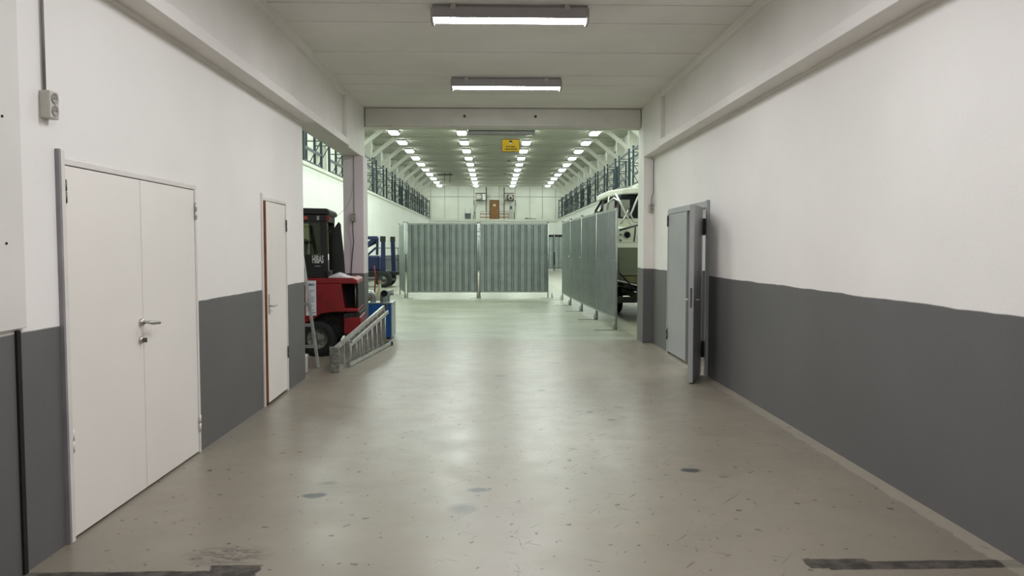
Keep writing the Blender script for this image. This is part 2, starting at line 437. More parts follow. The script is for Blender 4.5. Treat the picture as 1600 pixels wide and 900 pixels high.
# ---- corridor ceiling boards
ce = struct('ceiling', MB().box(-2.3, 2.75, YB, 13.05, 3.955, 4.05), 'ceil')
y = 7.53; ys = []
while y > YB: y -= .61
y += .61
bd = None; i = 0
while y < 13.0:
    y1 = min(y + .598, 13.045); dz = random.uniform(-.003, .003)
    o = MB().box(-2.20, 2.55, y + .004, y1, 3.94 + dz, 3.956).build('ceiling_board', 'ceil', ce); y += .61
# ---- side beams: bottom lip, recessed web, top band
def side_beam(name, xf, xw, xt, xo):
    s = 1 if xf > 0 else -1
    mb = MB().prism([(xf, 3.10), (xf, 3.20), (xw, 3.235), (xw, 3.84), (xt, 3.85), (xt, 3.955), (xo, 3.955), (xo, 3.10)], YB, 11.5)
    mb.box(xt - .005 * s, xo, 11.5, 13.07 if s < 0 else 12.795, 3.10, 3.955)
    return mb
struct('trim_3', side_beam('b', -2.11, -2.21, -2.155, -2.44), 'whitebeam', bevel=0.006)
struct('trim_4', side_beam('b', 2.47, 2.565, 2.505, 2.80), 'whitebeam', bevel=0.006)
# shadow moulding under the beams where they meet the wall
struct('trim_5', MB().bar((XL + .008, YB, 3.085), (XL + .008, 9.42, 3.085), .02, .03), 'whitebeam')
struct('trim_6', MB().bar((XR - .008, YB, 3.085), (XR - .008, 12.9, 3.085), .02, .03), 'whitebeam')
# lintel over the opening to the hall
lt = struct('trim_7', MB().box(-2.44, 2.74, 13.075, 13.35, 3.625, 3.955), 'lintel', bevel=0.006)
struct('trim_8', MB().box(-2.13, 2.50, 13.03, 13.075, 3.64, 3.93), 'lintel', lt if False else None, bevel=0.004)
for x in (-.47, .72):
    MB().lathe([(.022, -.012), (.022, 0), (.012, 0), (.012, -.004), (.0001, -.004)], (x, 13.028, 3.80), 'y', 14).build('anchor_ring', 'steeldark', lt)
# columns at the opening
struct('trim_9', MB().box(-2.44, -2.11, 12.66, 13.07, 0, 3.10), 'lav', bevel=0.008)
struct('trim_10', MB().box(2.515, 2.74, 12.80, 13.30, 0, 3.955), 'wall_r', bevel=0.008)

# ---- hall shell
HL, HR, LZ, HZ = -5.8, 6.04, 4.25, 7.66
YM, YE = 72.0, 76.0
hw = struct('wall_hall_left', MB().box(-7.3, HL, 9.2, YM, 0, LZ), 'hall')
up = MB().box(-7.3, -7.0, 9.2, YE, LZ, HZ); up.build('upper_wall', 'hwhite', hw)
hr = struct('wall_hall_right', MB().box(HR, 7.5, 13.3, YM, 0, LZ), 'hall')
MB().box(7.2, 7.5, 13.3, YE, LZ, HZ).build('upper_wall', 'hwhite', hr)
MB().box(HL - .02, HL + .05, 9.3, YM, LZ - .10, LZ + .01).build('ledge_cap', 'hwhite', hw)
MB().box(HR + .02, HR - .05, 13.4, YM, LZ - .10, LZ + .01).build('ledge_cap', 'hwhite', hr)
wf = MB(); wf.box(-7.3, -2.44, 9.2, 9.42, 0, HZ); struct('wall_hall_near_left', wf, 'hall')
wf = MB(); wf.box(-2.44, -2.3, 9.42, 13.4, 3.96, HZ); wf.box(-2.44, 7.5, 13.1, 13.4, 3.96, HZ); wf.box(2.74, 7.5, 13.1, 13.4, 0, 3.96)
struct('wall_hall_near_right', wf, 'hall')
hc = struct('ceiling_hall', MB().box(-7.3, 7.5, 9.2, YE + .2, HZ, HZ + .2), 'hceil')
# ceiling boards between ribs, ribs, braces, pilasters
ribs = [42.55 + 3.77 * k for k in range(-8, 9)]
rib_me = MB().box(-7.0, 7.2, -.10, .10, HZ - .05, HZ).mesh('rib'); rib_me.materials.append(M['hceil'])
board_me = MB().box(-7.0, 7.2, -.30, .30, HZ - .025, HZ).mesh('board'); board_me.materials.append(M['hceil'])
def inst(name, me, parent, loc, sc=None, **kw):
    o = bpy.data.objects.new(name, me); COL.objects.link(o); o.parent = parent; o.location = loc
    if sc: o.scale = sc
    for k, v in kw.items(): o[k] = v
    return o
mbr = MB()
mbr.bar((0, 0, 0), (1.32, 0, 1.06), .20, .20); brL = mbr.mesh('roof_brace', .015); brL.materials.append(M['hwhite'])
mbr = MB(); mbr.bar((0, 0, 0), (-1.32, 0, 1.06), .20, .20); brR = mbr.mesh('roof_brace', .015); brR.materials.append(M['hwhite'])
pil = MB().box(-.2, .2, -.22, .22, LZ, HZ).mesh('pilaster', .01); pil.materials.append(M['hwhite'])
for k, yy in enumerate(ribs):
    if yy > YE - .3: continue
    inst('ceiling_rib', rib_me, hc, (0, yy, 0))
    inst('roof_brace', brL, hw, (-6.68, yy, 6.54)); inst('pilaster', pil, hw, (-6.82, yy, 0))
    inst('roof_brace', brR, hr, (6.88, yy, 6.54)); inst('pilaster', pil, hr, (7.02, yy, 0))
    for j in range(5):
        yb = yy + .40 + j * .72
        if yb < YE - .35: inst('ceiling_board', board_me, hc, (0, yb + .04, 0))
# high windows between pilasters
wn = 0
for sgn, x, wl in ((-1, -7.0, hw), (1, 7.2, hr)):
    for k in range(5):
        yy = 35.0 + 3.77 * 2 * k + (.9 if sgn < 0 else 0) + 1.9
        wn += 1
        mb = MB()
        for a, b, c, d in ((-1.0, 1.0, 6.45, 6.53), (-1.0, 1.0, 7.22, 7.30), (-1.0, -.93, 6.45, 7.3), (.93, 1.0, 6.45, 7.3), (-.03, .03, 6.45, 7.3)):
            mb.box(x, x - sgn * .06, yy + a, yy + b, c, d)
        f = mb.build('window_%d' % wn, 'graylav'); f['kind'] = 'structure'
        for a, b in ((-.93, -.03), (.03, .93)):
            MB().box(x, x - sgn * .03, yy + a, yy + b, 6.53, 7.22).build('pane', 'windowdark', f)
# mezzanine at the far end
struct('wall_far_low', MB().box(HL, HR, YM, YE + .3, 0, LZ - .001), 'hall')
struct('trim_12', MB().box(HL + .05, HR - .05, YM - .06, YM, LZ - .22, LZ + .02), 'hwhite')
wb = struct('wall_back', MB().box(-7.3, 7.5, YE, YE + .3, LZ, HZ), 'greyframe')
xs = [-7.0, -6.1, -4.72, -3.4, -1.85, -.6, .63, 2.2, 3.65, 4.9, 6.2, 7.2]
for i in range(len(xs) - 1):
    for z0, z1 in ((LZ, 6.57), (6.62, HZ)):
        MB().box(xs[i] + .02, xs[i + 1] - .02, YE - .03, YE, z0, z1).build('wall_panel', 'hwhite', wb, bevel=.006)

# ---- left double door
def door_root(n):
    o = bpy.data.objects.new(n, None); COL.objects.link(o); o['kind'] = 'structure'; return o
d1 = door_root('door_1')
fr = MB(); fr.box(XL - .06, XL + .022, 4.142, 4.18, 0, 2.12); fr.box(XL - .06, XL + .012, 5.985, 6.018, 0, 2.078); fr.box(XL - .06, XL + .012, 4.18, 5.985, 2.045, 2.078)
fr.build('door_frame', 'doorframe', d1, bevel=.003)
MB().box(XL + .0, XL + .022, 4.122, 4.141, 0, 2.12).build('edge_strip', 'greyframe', d1)
MB().box(XL - .04, XL + .006, 4.187, 5.078, .012, 2.04).build('door_leaf', 'door', d1, bevel=.003)
MB().box(XL - .04, XL + .006, 5.086, 5.98, .012, 2.04).build('door_leaf', 'door', d1, bevel=.003)
MB().box(XL - .05, XL - .041, 4.18, 5.985, 0, 2.045).build('rebate', 'greyframe', d1)
def hinge(par, x, y, z, m='steeldark', r=.009, h=.12, s=1):
    mb = MB()
    mb.tube([(x, y, z - h / 2), (x, y, z - .003)], r, 10); mb.tube([(x, y, z + .003), (x, y, z + h / 2)], r, 10)
    mb.tube([(x, y, z - h / 2 - .006), (x, y, z + h / 2 + .006)], r * .6, 8)
    return mb.build('hinge', m, par)
hinge(d1, XL + .017, 4.184, 1.90, 'steeldark'); hinge(d1, XL + .017, 4.184, .55, 'doorframe')
hinge(d1, XL + .017, 5.986, 1.88, 'alu'); hinge(d1, XL + .017, 5.986, .235, 'doorframe')
h = MB().lathe([(.0001, .022), (.02, .022), (.026, .012), (.026, 0)], (XL + .006, 5.04, 1.115), 'x', 20).build('rosette', 'steel', d1)
mb = MB().tube([(XL + .02, 5.04, 1.115), (XL + .065, 5.04, 1.115), (XL + .072, 5.045, 1.113), (XL + .074, 5.075, 1.108), (XL + .074, 5.17, 1.10)], [.010, .010, .012, .013, .011], 12)
mb.build('door_handle', 'steel', d1)
MB().lathe([(.0001, .02), (.016, .02), (.024, .01), (.024, 0)], (XL + .006, 5.03, 1.0), 'x', 20).build('lock_rosette', 'steel', d1)
MB().box(XL + .02, XL + .05, 5.024, 5.036, .985, 1.015).build('thumb_turn', 'steeldark', d1, bevel=.002)

# ---- left single door, slightly ajar, raw wood edge
d2 = door_root('door_2')
fr = MB(); fr.box(XL - .08, XL + .014, 7.702, 7.745, 0, 2.14); fr.box(XL - .08, XL + .012, 8.585, 8.618, 0, 2.10); fr.box(XL - .08, XL + .012, 7.745, 8.585, 2.075, 2.108)
fr.build('door_frame', 'doorframe', d2, bevel=.003)
MB().box(XL - .10, XL - .07, 7.745, 8.585, 0, 2.075).build('door_stop', 'brown', d2)
ya, yb = 7.765, 8.578
lf = MB().add([(XL - .012, ya, .03), (XL + .034, ya + .003, .03), (XL + .006, yb, .03), (XL - .036, yb, .03),
               (XL - .012, ya, 2.065), (XL + .034, ya + .003, 2.065), (XL + .006, yb, 2.065), (XL - .036, yb, 2.065)],
              [(0, 3, 2, 1), (4, 5, 6, 7), (0, 1, 5, 4), (1, 2, 6, 5), (2, 3, 7, 6), (3, 0, 4, 7)]).build('door_leaf', 'door', d2)
MB().add([(XL - .012, ya - .006, .03), (XL + .032, ya - .003, .03), (XL + .032, ya, .03), (XL - .012, ya, .03),
          (XL - .012, ya - .006, 2.065), (XL + .032, ya - .003, 2.065), (XL + .032, ya, 2.065), (XL - .012, ya, 2.065)],
         [(0, 3, 2, 1), (4, 5, 6, 7), (0, 1, 5, 4), (1, 2, 6, 5), (2, 3, 7, 6), (3, 0, 4, 7)]).build('leaf_edge', 'brown', d2)
MB().box(XL - .07, XL - .002, 7.7455, 7.752, 0, 2.07).build('jamb_face', 'brown', d2)
hinge(d2, XL + .018, 8.583, 1.84, 'steeldark', .008); hinge(d2, XL + .018, 8.583, .44, 'steeldark', .008)
MB().box(XL + .031, XL + .036, 7.80, 7.835, .93, 1.13).build('handle_plate', 'steel', d2, bevel=.001)
MB().tube([(XL + .035, 7.817, 1.01), (XL + .078, 7.817, 1.01), (XL + .085, 7.825, 1.01), (XL + .083, 7.93, 1.01)], .009, 10).build('door_handle', 'steel', d2)

# ---- right double door: far leaf shut, near leaf folded back into the corridor
d3 = door_root('door_3')
fr = MB(); fr.box(XR - .035, XR + .08, 9.455, 9.515, 0, 2.19); fr.box(XR - .035, XR + .08, 11.54, 11.60, 0, 2.16)
fr.box(XR - .035, XR + .08, 9.52, 11.54, 2.10, 2.18)
fr.build('door_frame', 'doorgrey', d3, bevel=.003)
MB().box(XR - .03, XR + .03, 10.47, 11.535, .035, 2.095).build('door_leaf', 'doorgrey', d3, bevel=.004)
MB().box(XR - .045, XR - .03, 10.42, 10.50, .035, 2.095).build('meeting_strip', 'doorgrey', d3, bevel=.002)
hinge(d3, XR - .045, 11.545, 2.0, 'steeldark', .012, .16); hinge(d3, XR - .045, 11.545, .30, 'steeldark', .012, .16)
ol = thing('open_door_leaf', (2.595, 9.56, 0)); ol.parent = d3
ang = math.atan2(8.885 - 9.56, 2.312 - 2.595)      # direction of the leaf
ol.rotation_euler = (0, 0, ang)
L = .73
MB().box(.0, L, -.028, .028, .02, 2.10).build('leaf_panel', 'doorgrey', ol, bevel=.003)
MB().box(L, L + .002, -.012, .012, .90, 1.13).build('lock_plate', 'steeldark', ol)
for s in (-1, 1):
    MB().tube([(L - .06, .028 * s, .99), (L - .06, .075 * s, .99), (L - .07, .08 * s, .99), (L - .18, .08 * s, .99)], .009, 10).build('door_handle', 'steel', ol)
for z in (1.86, .33):
    hinge(d3, 2.632, 9.535, z, 'black', .018, .2)
    MB().box(2.605, 2.66, 9.516, 9.53, z - .1, z + .1).build('hinge_plate', 'black', d3)
# side room seen through the gap
rm = MB(); rm.box(2.84, 5.2, 11.75, 11.9, 0, 2.7); rm.box(5.2, 5.3, 8.4, 11.9, 0, 2.7); rm.box(2.84, 5.2, 8.4, 8.5, 0, 2.7)
struct('wall_side_room', rm, 'roomwall')
struct('ceiling_side_room', MB().box(2.84, 5.3, 8.4, 11.9, 2.7, 2.8), 'ceil')

# ================================================================== THINGS
# ---- corridor lamps
def corridor_lamp(loc, label):
    t = thing('ceiling_lamp', loc, label, 'lamp', 'enclosed tube lamps on the corridor ceiling')
    prof = [(-.085, 0), (-.105, -.03), (-.105, -.10), (-.095, -.115), (.095, -.115), (.105, -.10), (.105, -.03), (.085, 0)]
    MB().prism(prof, -.75, .75, 'x').build('housing', 'lamphouse', t, bevel=.006)
    dp = [(-.094, 0), (-.055, -.020), (-.02, -.026), (.02, -.026), (.055, -.020), (.094, 0)]
    mb = MB().prism(dp, -.735, .735, 'x'); o = mb.build('diffuser', 'tube', t, bevel=.006); o.location = (0, 0, -.1155)
    for s in (-1, 1):
        e = MB().prism([(-.10, -.03), (-.10, -.10), (-.07, -.165), (.07, -.165), (.10, -.10), (.10, -.03)], s * .736, s * .766, 'x')
        e.build('end_cap', 'lamphouse', t, bevel=.01)
    for s in (-1, 1): MB().box(-.74, .74, s * .099, s * .105, -.128, -.10).build('lip', 'lamphouse', t)  # lips added to keep the tube light off the ceiling
    for x in (-.55, .55):
        MB().box(x - .025, x + .025, -.112, -.106, -.05, .0).build('clip', 'alu', t)
    return t
corridor_lamp((.17, 7.62, 3.937), 'large bright tube lamp nearest on the corridor ceiling')
corridor_lamp((.19, 10.78, 3.937), 'smaller-looking bright tube lamp nearer the lintel on the corridor ceiling')

# ---- hall lamps
def hall_lamp():
    t = thing('hall_lamp', (0, 0, 0), 'x', 'lamp', 'bright lamps in four rows on the hall ceiling')
    MB().box(-.24, .24, -.5, .5, -.06, 0).build('housing', 'graylav', t)
    MB().prism([(-.225, 0), (-.225, -.05), (-.16, -.085), (.16, -.085), (.225, -.05), (.225, 0)], -.46, .46).build('diffuser', 'halltube', t).location = (0, 0, -.0605)
    return t
hl = hall_lamp(); freeze(hl); first = True
for rname, x in (('far left row by the left racks', -5.1), ('inner left row', -1.6), ('inner right row', 1.9), ('far right row by the right racks', 5.3)):
    for k in range(10):
        pos = (x, 40.1 + 3.77 * k, HZ - .052); lb = 'bright hall ceiling lamp, %s in the %s' % (ORD[k], rname)
        if first: hl.location = pos; hl['label'] = lb; first = False
        else: dup(hl, pos, None, lb)

# ---- teal racks on the ledges
def rack(L, s):
    """origin at wall-front near post foot; +y length, depth away from hall centre (s = -1 left, +1 right)"""
    t = thing('storage_rack', (0, 0, 0), 'x', 'rack', 'teal steel racks on the hall ledges')
    D = .52; H = 1.78
    for yy in (0, L):
        for x, hh in ((0, H), (s * D, H - .12)):
            MB().box(x - .04, x + .04, yy - .04, yy + .04, 0, hh).build('post', 'teal', t)
        mb = MB()
        zs = [.08, 1.02, 1.62]
        for z in zs: mb.bar((0, yy, z), (s * D, yy, z), .03, .035)
        for i in range(2):
            a, b = (0, s * D) if i % 2 else (s * D, 0)
            mb.bar((a, yy, zs[i]), (b, yy, zs[i + 1]), .025, .03)
        mb.build('lacing', 'teal', t)
    for x in (0, s * D):
        for z in ((.09, .52, 1.62) if x == 0 else (.09, 1.62)):
            MB().bar((x, .04, z), (x, L - .04, z), .045, .09).build('beam', 'teal', t)
    return t
rl = rack(2.5, -1); freeze(rl)
for k in range(13):
    lb = 'teal steel rack on the left ledge, %s along the wall' % ORD[k]
    pos = (-5.93, 24.45 + 3.78 * k, LZ + .01)
    if k == 0: rl.location = pos; rl['label'] = lb
    else: dup(rl, pos, None, lb)
rr = rack(2.7, 1); freeze(rr)
for k in range(11):
    lb = 'teal steel rack on the right ledge, %s along the wall' % ORD[k]
    pos = (6.12, 30.85 + 3.77 * k, LZ + .01)
    if k == 0: rr.location = pos; rr['label'] = lb
    else: dup(rr, pos, None, lb)

# ---- corrugated barrier panels
def barrier(W, H=2.36, pitch=.2, depth=.05, zb=.20, group=None, m='galv', frame='galvtube', capm='steeldark', foot=0):
    t = thing('corrugated_barrier', (0, 0, 0), 'x', 'barrier', group)
    for x in (.02, W - .02):
        p = MB().tube([(x, 0, .0), (x, 0, H)], .02, 10).build('post', frame, t)
        MB().lathe([(.0001, .03), (.02, .028), (.026, .02), (.026, 0)], (x, 0, H), 'z', 12).build('cap', capm, p)
    MB().bar((.04, 0, H - .035), (W - .04, 0, H - .035), .03, .05).build('top_rail', frame, t)
    MB().bar((.04, 0, zb), (W - .04, 0, zb), .03, .035).build('bottom_rail', frame, t)
    n = int(round((W - .08) / pitch)); pw = (W - .08) / n; pts = []
    for i in range(n):
        x = .04 + i * pw
        pts += [(x, 0), (x + pw * .58, 0), (x + pw * .69, depth), (x + pw * .86, depth), (x + pw * .97, 0)]
    pts.append((W - .04, 0))
    vs = []; fs = []
    z0, z1 = zb + .018, H - .06
    for x, yy in pts: vs += [(x, yy - depth / 2, z0), (x, yy - depth / 2, z1)]
    for i in range(len(pts) - 1): fs.append((2 * i, 2 * i + 2, 2 * i + 3, 2 * i + 1))
    o = MB().add(vs, fs).build('corrugated_sheet', m, t)
    md = o.modifiers.new('thickness', 'SOLIDIFY'); md.thickness = .0015
    if foot:
        for x in (.02, W - .02):
            mb = MB().box(x - .035, x + .035, foot * .02, foot * .42, .0, .012)
            mb.build('foot_plate', 'steel', t)
            MB().tube([(x + .0, foot * .05, .01), (x, foot * .05, .14)], .016, 8).build('foot_peg', 'galvtube', t)
    return t
G1 = 'corrugated barrier panels across the hall'
b1 = barrier(2.26, 2.38, .204, group=G1); b1.location = (-2.72, 24.35, 0); b1['label'] = 'left corrugated barrier panel facing the camera in the hall'
for x in (-.02,):
    MB().tube([(x, -.08, 0), (x, -.08, .16)], .018, 8).build('foot_peg', 'galvtube', b1)
MB().box(-.15, .2, -.10, .1, 0, .015).build('foot_plate', 'steel', b1); MB().box(2.0, 2.235, -.06, .1, 0, .015).build('foot_plate', 'steel', b1)
b2 = barrier(2.20, 2.38, .204, group=G1); b2.location = (-.43, 24.35, 0); b2['label'] = 'right corrugated barrier panel facing the camera in the hall'
MB().box(1.95, 2.35, -.10, .1, 0, .015).build('foot_plate', 'steel', b2)
MB().tube([(2.31, 0, .015), (2.31, 0, .17)], .022, 8).build('foot_peg', 'galvtube', b2)
b3 = barrier(2.2, 2.40, .204, group=G1); b3.location = (-2.80, 24.47, 0); b3.rotation_euler = (0, 0, math.atan2(2.2, -.42))
b3['label'] = 'corrugated barrier panel seen edge-on at the left end of the hall barrier'
pl = thing('barrier_prop', (-.45, 24.24, 0), 'pale clamped tube between the two facing barrier panels', 'pole')
MB().tube([(0, 0, 0), (0, 0, .86)], .027, 12).build('white_sleeve', 'plastic', pl)
MB().tube([(0, 0, .86), (0, 0, 2.34)], .019, 12).build('tube', 'galvtube', pl)
for z in (2.12, 1.98, .86): MB().tube([(0, 0, z - .02), (0, 0, z + .02)], .03, 12).build('clamp', 'steel', pl)
for x in (-.05, .06): MB().tube([(x, 0, 0), (x, 0, .15)], .016, 8).build('foot_peg', 'galvtube', pl)
MB().box(-.07, .07, -.05, .05, 0, .012).build('foot_plate', 'steel', pl)

pts = [(2.40, 14.83), (2.315, 17.05), (2.235, 19.22), (2.17, 21.35), (2.135, 23.5)]
G2 = 'corrugated barrier panels in the row beside the boat'
for i in range(4):
    a, b = Vector(pts[i]), Vector(pts[i + 1]); d = b - a
    t = barrier(d.length - .03, 2.38, .2, .05, .22, group=G2, capm='redcap', foot=1); t.location = (a.x, a.y, 0)
    t.rotation_euler = (0, 0, math.atan2(d.y, d.x))
    t['label'] = ['near end corrugated barrier panel beside the boat', 'second corrugated barrier panel from the near end beside the boat',
                  'third corrugated barrier panel from the near end beside the boat', 'far end corrugated barrier panel beside the boat'][i]
    MB().tube([(.02, .035, 1.35), (.02, .055, 1.35)], .02, 10).build('clamp', 'steel', t)
G3 = 'black framed barrier panels at the far end of the hall'
xs3 = [-5.75, -4.16, -2.06, .04, 2.14, 4.24, 5.95]
for i in range(6):
    t = barrier(xs3[i + 1] - xs3[i] - .03, 2.50, .3, .05, .18, group=G3, frame='black'); t.location = (xs3[i] + .015, 53.0, 0)
    MB().bar((.04, 0, 2.42), (xs3[i + 1] - xs3[i] - .07, 0, 2.42), .05, .14).build('header', 'black', t)
    t['label'] = 'far black framed barrier panel by the left wall' if i == 0 else 'far black framed barrier panel by the right wall' if i == 5 else \
        'far black framed barrier panel, %s from the left wall' % ORD[i]

# ---- forklift
fk = thing('forklift', (-2.62, 11.78, 0), 'battered red forklift with black cab parked behind the left wall', 'forklift', rz=math.radians(5))
NS = -.52; FS = .52
# counterweight: solid block with a recess on the near side
cw = MB()
cw.prism([(-.42, 1.157), (.52, 1.157), (.585, 1.13), (.60, 1.07), (-.42, 1.07)], NS, FS)
cw.prism([(-.42, 1.07), (.355, 1.07), (.40, .71), (.40, .655), (.20, .655), (.05, .63), (-.04, .56), (-.16, .50), (-.42, .50)], NS, FS)
cw.box(.355, .575, -.22, FS, .71, 1.07); cw.prism([(.36, .71), (.60, .71), (.60, .655), (.40, .655)], NS, FS)
cw.build('counterweight', 'red', fk, bevel=.014)
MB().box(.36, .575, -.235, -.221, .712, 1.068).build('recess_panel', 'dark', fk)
MB().tube([(.555, -.45, .70), (.555, -.45, 1.08)], .009, 10).build('tow_pin', 'steel', fk)
MB().box(.58, .60, -.50, FS, .71, 1.07).build('rear_edge', 'grime', fk)
MB().prism([(.38, .63), (.62, .65), (.62, .58), (.38, .56)], NS + .02, FS).build('bumper_ledge', 'grime', fk, bevel=.008)
MB().prism([(.385, .57), (.63, .58), (.63, .38), (.55, .33), (.385, .33)], NS + .02, FS - .05).build('lower_skirt', 'red', fk, bevel=.012)
MB().prism([(-.30, .655), (.2, .655), (.40, .64), (.42, .30), (.25, .25), (-1.5, .25), (-1.5, .60), (-.42, .60)], -.28, .28).build('chassis', 'grime', fk)
MB().prism([(-1.55, 1.157), (-.43, 1.157), (-.43, .50), (-.9, .34), (-1.05, .34), (-1.2, .72), (-1.55, .82)], NS + .01, FS - .01).build('side_body', 'red', fk, bevel=.014)
# wheels
def tyre(par, x, yc, z, r, wd, name='wheel', rimm='aluworn'):
    mb = MB().lathe([(r * .56, -wd * .5), (r * .72, -wd * .52), (r * .93, -wd * .5), (r, -wd * .38), (r, wd * .38), (r * .93, wd * .5), (r * .56, wd * .5)], (x, yc, z), 'y', 40)
    for k in range(22):
        t = 2 * PI * k / 22
        for s in (-1, 1):
            c = Vector((x + math.cos(t) * r, yc + s * wd * .26, z + math.sin(t) * r)); d = Vector((-math.sin(t), 0, math.cos(t)))
            mb.bar(c - d * r * .07, c + d * r * .07, wd * .48, .018, up=(math.cos(t), 0, math.sin(t)))
    w_ = mb.build(name, 'rubber', par)
    MB().lathe([(r * .57, -wd * .46), (r * .52, -wd * .42), (r * .50, -wd * .2), (r * .28, -wd * .15), (r * .22, -wd * .32), (.0001, -wd * .34)], (x, yc, z), 'y', 28).build('rim', rimm, w_)
    for k in range(6):
        t = 2 * PI * k / 6
        MB().lathe([(.0001, -.012), (.012, -.012), (.012, 0)], (x + math.cos(t) * r * .37, yc - wd * .16, z + math.sin(t) * r * .37), 'y', 6).build('wheel_nut', 'steeldark', w_)
    return w_
tyre(fk, 0, -.40, .262, .262, .2); tyre(fk, 0, .40, .262, .262, .2)
tyre(fk, -1.42, -.42, .32, .32, .22); tyre(fk, -1.42, .42, .32, .32, .22)
# cab
cab = MB()
for yy in (NS + .03, FS - .08):
    cab.prism([(.07, 1.157), (.17, 1.157), (.155, 2.08), (.06, 2.08)], yy, yy + .05)
    cab.prism([(-1.30, 1.157), (-1.22, 1.157), (-.92, 2.08), (-1.0, 2.08)], yy, yy + .05)
    cab.prism([(-.22, 1.157), (-.165, 1.157), (-.185, 2.0), (-.24, 2.0)], yy, yy + .05)
    cab.box(-.2, .07, yy, yy + .05, 1.157, 1.20); cab.box(-1.22, -.2, yy, yy + .05, 1.157, 1.20)
    cab.box(-1.0, .16, yy, yy + .05, 1.98, 2.08)
cab.box(.07, .16, NS + .03, FS - .03, 1.98, 2.08); cab.box(.10, .165, NS + .03, FS - .03, 1.157, 1.25); cab.box(-1.0, -.92, NS + .03, FS - .03, 1.98, 2.08)
cab.build('cab_frame', 'black', fk, bevel=.008)
MB().prism([(-1.06, 2.08), (.19, 2.08), (.20, 2.13), (.165, 2.17), (-.98, 2.19), (-1.06, 2.16)], NS, FS).build('cab_roof', 'black', fk, bevel=.015)
MB().box(-.19, .07, NS + .045, NS + .055, 1.50, 1.98).build('window_pane', 'glass', fk)
MB().box(-.19, .07, FS - .06, FS - .05, 1.50, 1.98).build('window_pane', 'glass', fk)
MB().box(-.95, -.22, NS + .045, NS + .055, 1.20, 1.98).build('window_pane', 'glass', fk)
lp = MB().box(-.19, .075, NS + .035, NS + .06, 1.20, 1.50).build('lower_cab_panel', 'black', fk)
sk = MB().box(-.075, .125, NS + .0285, NS + .0345, 1.345, 1.49).build('sticker', 'black', fk)
text('HIBAS', .155, (.022, NS + .027, 1.425), (PI / 2, 0, 0), 'letter', fk, bold=.005, sx=.40)
text('forklift', .022, (.022, NS + .027, 1.335), (PI / 2, 0, 0), 'letter', fk, sx=.8) if False else MB().box(-.02, .06, NS + .0265, NS + .028, 1.328, 1.335).build('small_print', 'letter', fk)
# cab rear lights
MB().box(-.20, .18, NS - .01, NS + .03, 1.985, 2.075).build('light_bar', 'black', fk, bevel=.004)
MB().box(-.165, -.11, NS - .02, NS - .01, 2.005, 2.06).build('orange_lamp', 'orange', fk)
MB().box(.02, .055, NS - .02, NS - .01, 2.0, 2.06).build('clear_lamp', 'whitelens', fk)
MB().box(.15, .205, NS - .025, NS + .04, 1.99, 2.06).build('red_lamp', 'redlens', fk, bevel=.004)
# open side shield beside the cab
MB().prism([(.20, 1.16), (.385, 1.16), (.365, 1.5), (.33, 1.86), (.325, 1.95), (.295, 1.99), (.25, 1.93), (.20, 1.84), (.195, 1.5)], -.20, -.16).build('open_rear_window_panel', 'black', fk, bevel=.008)
MB().bar((.15, -.3, 1.84), (.22, -.18, 1.84), .02, .03).build('bracket', 'black', fk)
# seat, wheel, mast, forks (mostly behind the wall)
st = MB().box(-.75, -.30, -.25, .25, 1.16, 1.28); st.prism([(-.38, 1.28), (-.26, 1.28), (-.20, 1.72), (-.30, 1.74)], -.23, .23); st.build('seat', 'canvas', fk, bevel=.03)
MB().lathe([(.15, -.012), (.165, 0), (.15, .012), (.138, 0), (.15, -.012)], (-1.0, 0, 1.55), 'x', 20).build('steering_wheel', 'black', fk)
ms = MB()
for yy in (-.3, .24): ms.box(-1.78, -1.66, yy, yy + .07, .12, 2.1); ms.box(-1.70, -1.62, yy + .015, yy + .055, .2, 2.0)
for z in (.3, 1.1, 2.0): ms.box(-1.76, -1.68, -.3, .3, z, z + .08)
ms.build('mast', 'steeldark', fk)
for yy in (-.28, .18): MB().prism([(-1.80, .7), (-1.84, .7), (-1.84, .04), (-2.85, .03), (-2.85, .02), (-1.80, .02)], yy, yy + .1).build('fork', 'steeldark', fk)
# paper notice on the body
pp = MB().box(-.155, -.005, NS - .006, NS - .001, .61, 1.12).build('notice', 'paper', fk)
text('HIBAS', .045, (-.08, NS - .008, 1.06), (PI / 2, 0, 0), 'inkblue', pp, bold=.001, sx=.9)
for i in range(10):
    z = .97 - i * .032
    MB().box(-.145, -.145 + random.choice((.07, .09, .11)), NS - .0085, NS - .0065, z, z + .007).build('printed_line', 'ink', pp)
MB().box(-.11, -.02, NS - .0085, NS - .0065, .645, .655).build('printed_line', 'inkblue', pp)
# crumpled cloth on the counterweight
cl = MB(); n = 16; vs = []; fs = []
for i in range(n + 1):
    for j in range(9):
        u, v = i / n, j / 8
        env = math.sin(PI * u) ** .6 * math.sin(PI * v) ** .5
        tri = max(0, 1 - abs(u - .48) * 2.2)
        vs.append((-2.48 + u * .40 + random.uniform(-.006, .006), 11.36 + v * .3, 1.160 + env * (.012 + .055 * tri + random.uniform(0, .014))))
for i in range(n):
    for j in range(8): a = i * 9 + j; fs.append((a, a + 9, a + 10, a + 1))
o = cl.add(vs, fs, True).build('crumpled_cloth', 'cloth'); md = o.modifiers.new('s', 'SOLIDIFY'); md.thickness = .003
tag(o, 'crumpled pale cloth lying on the red forklift', 'cloth')

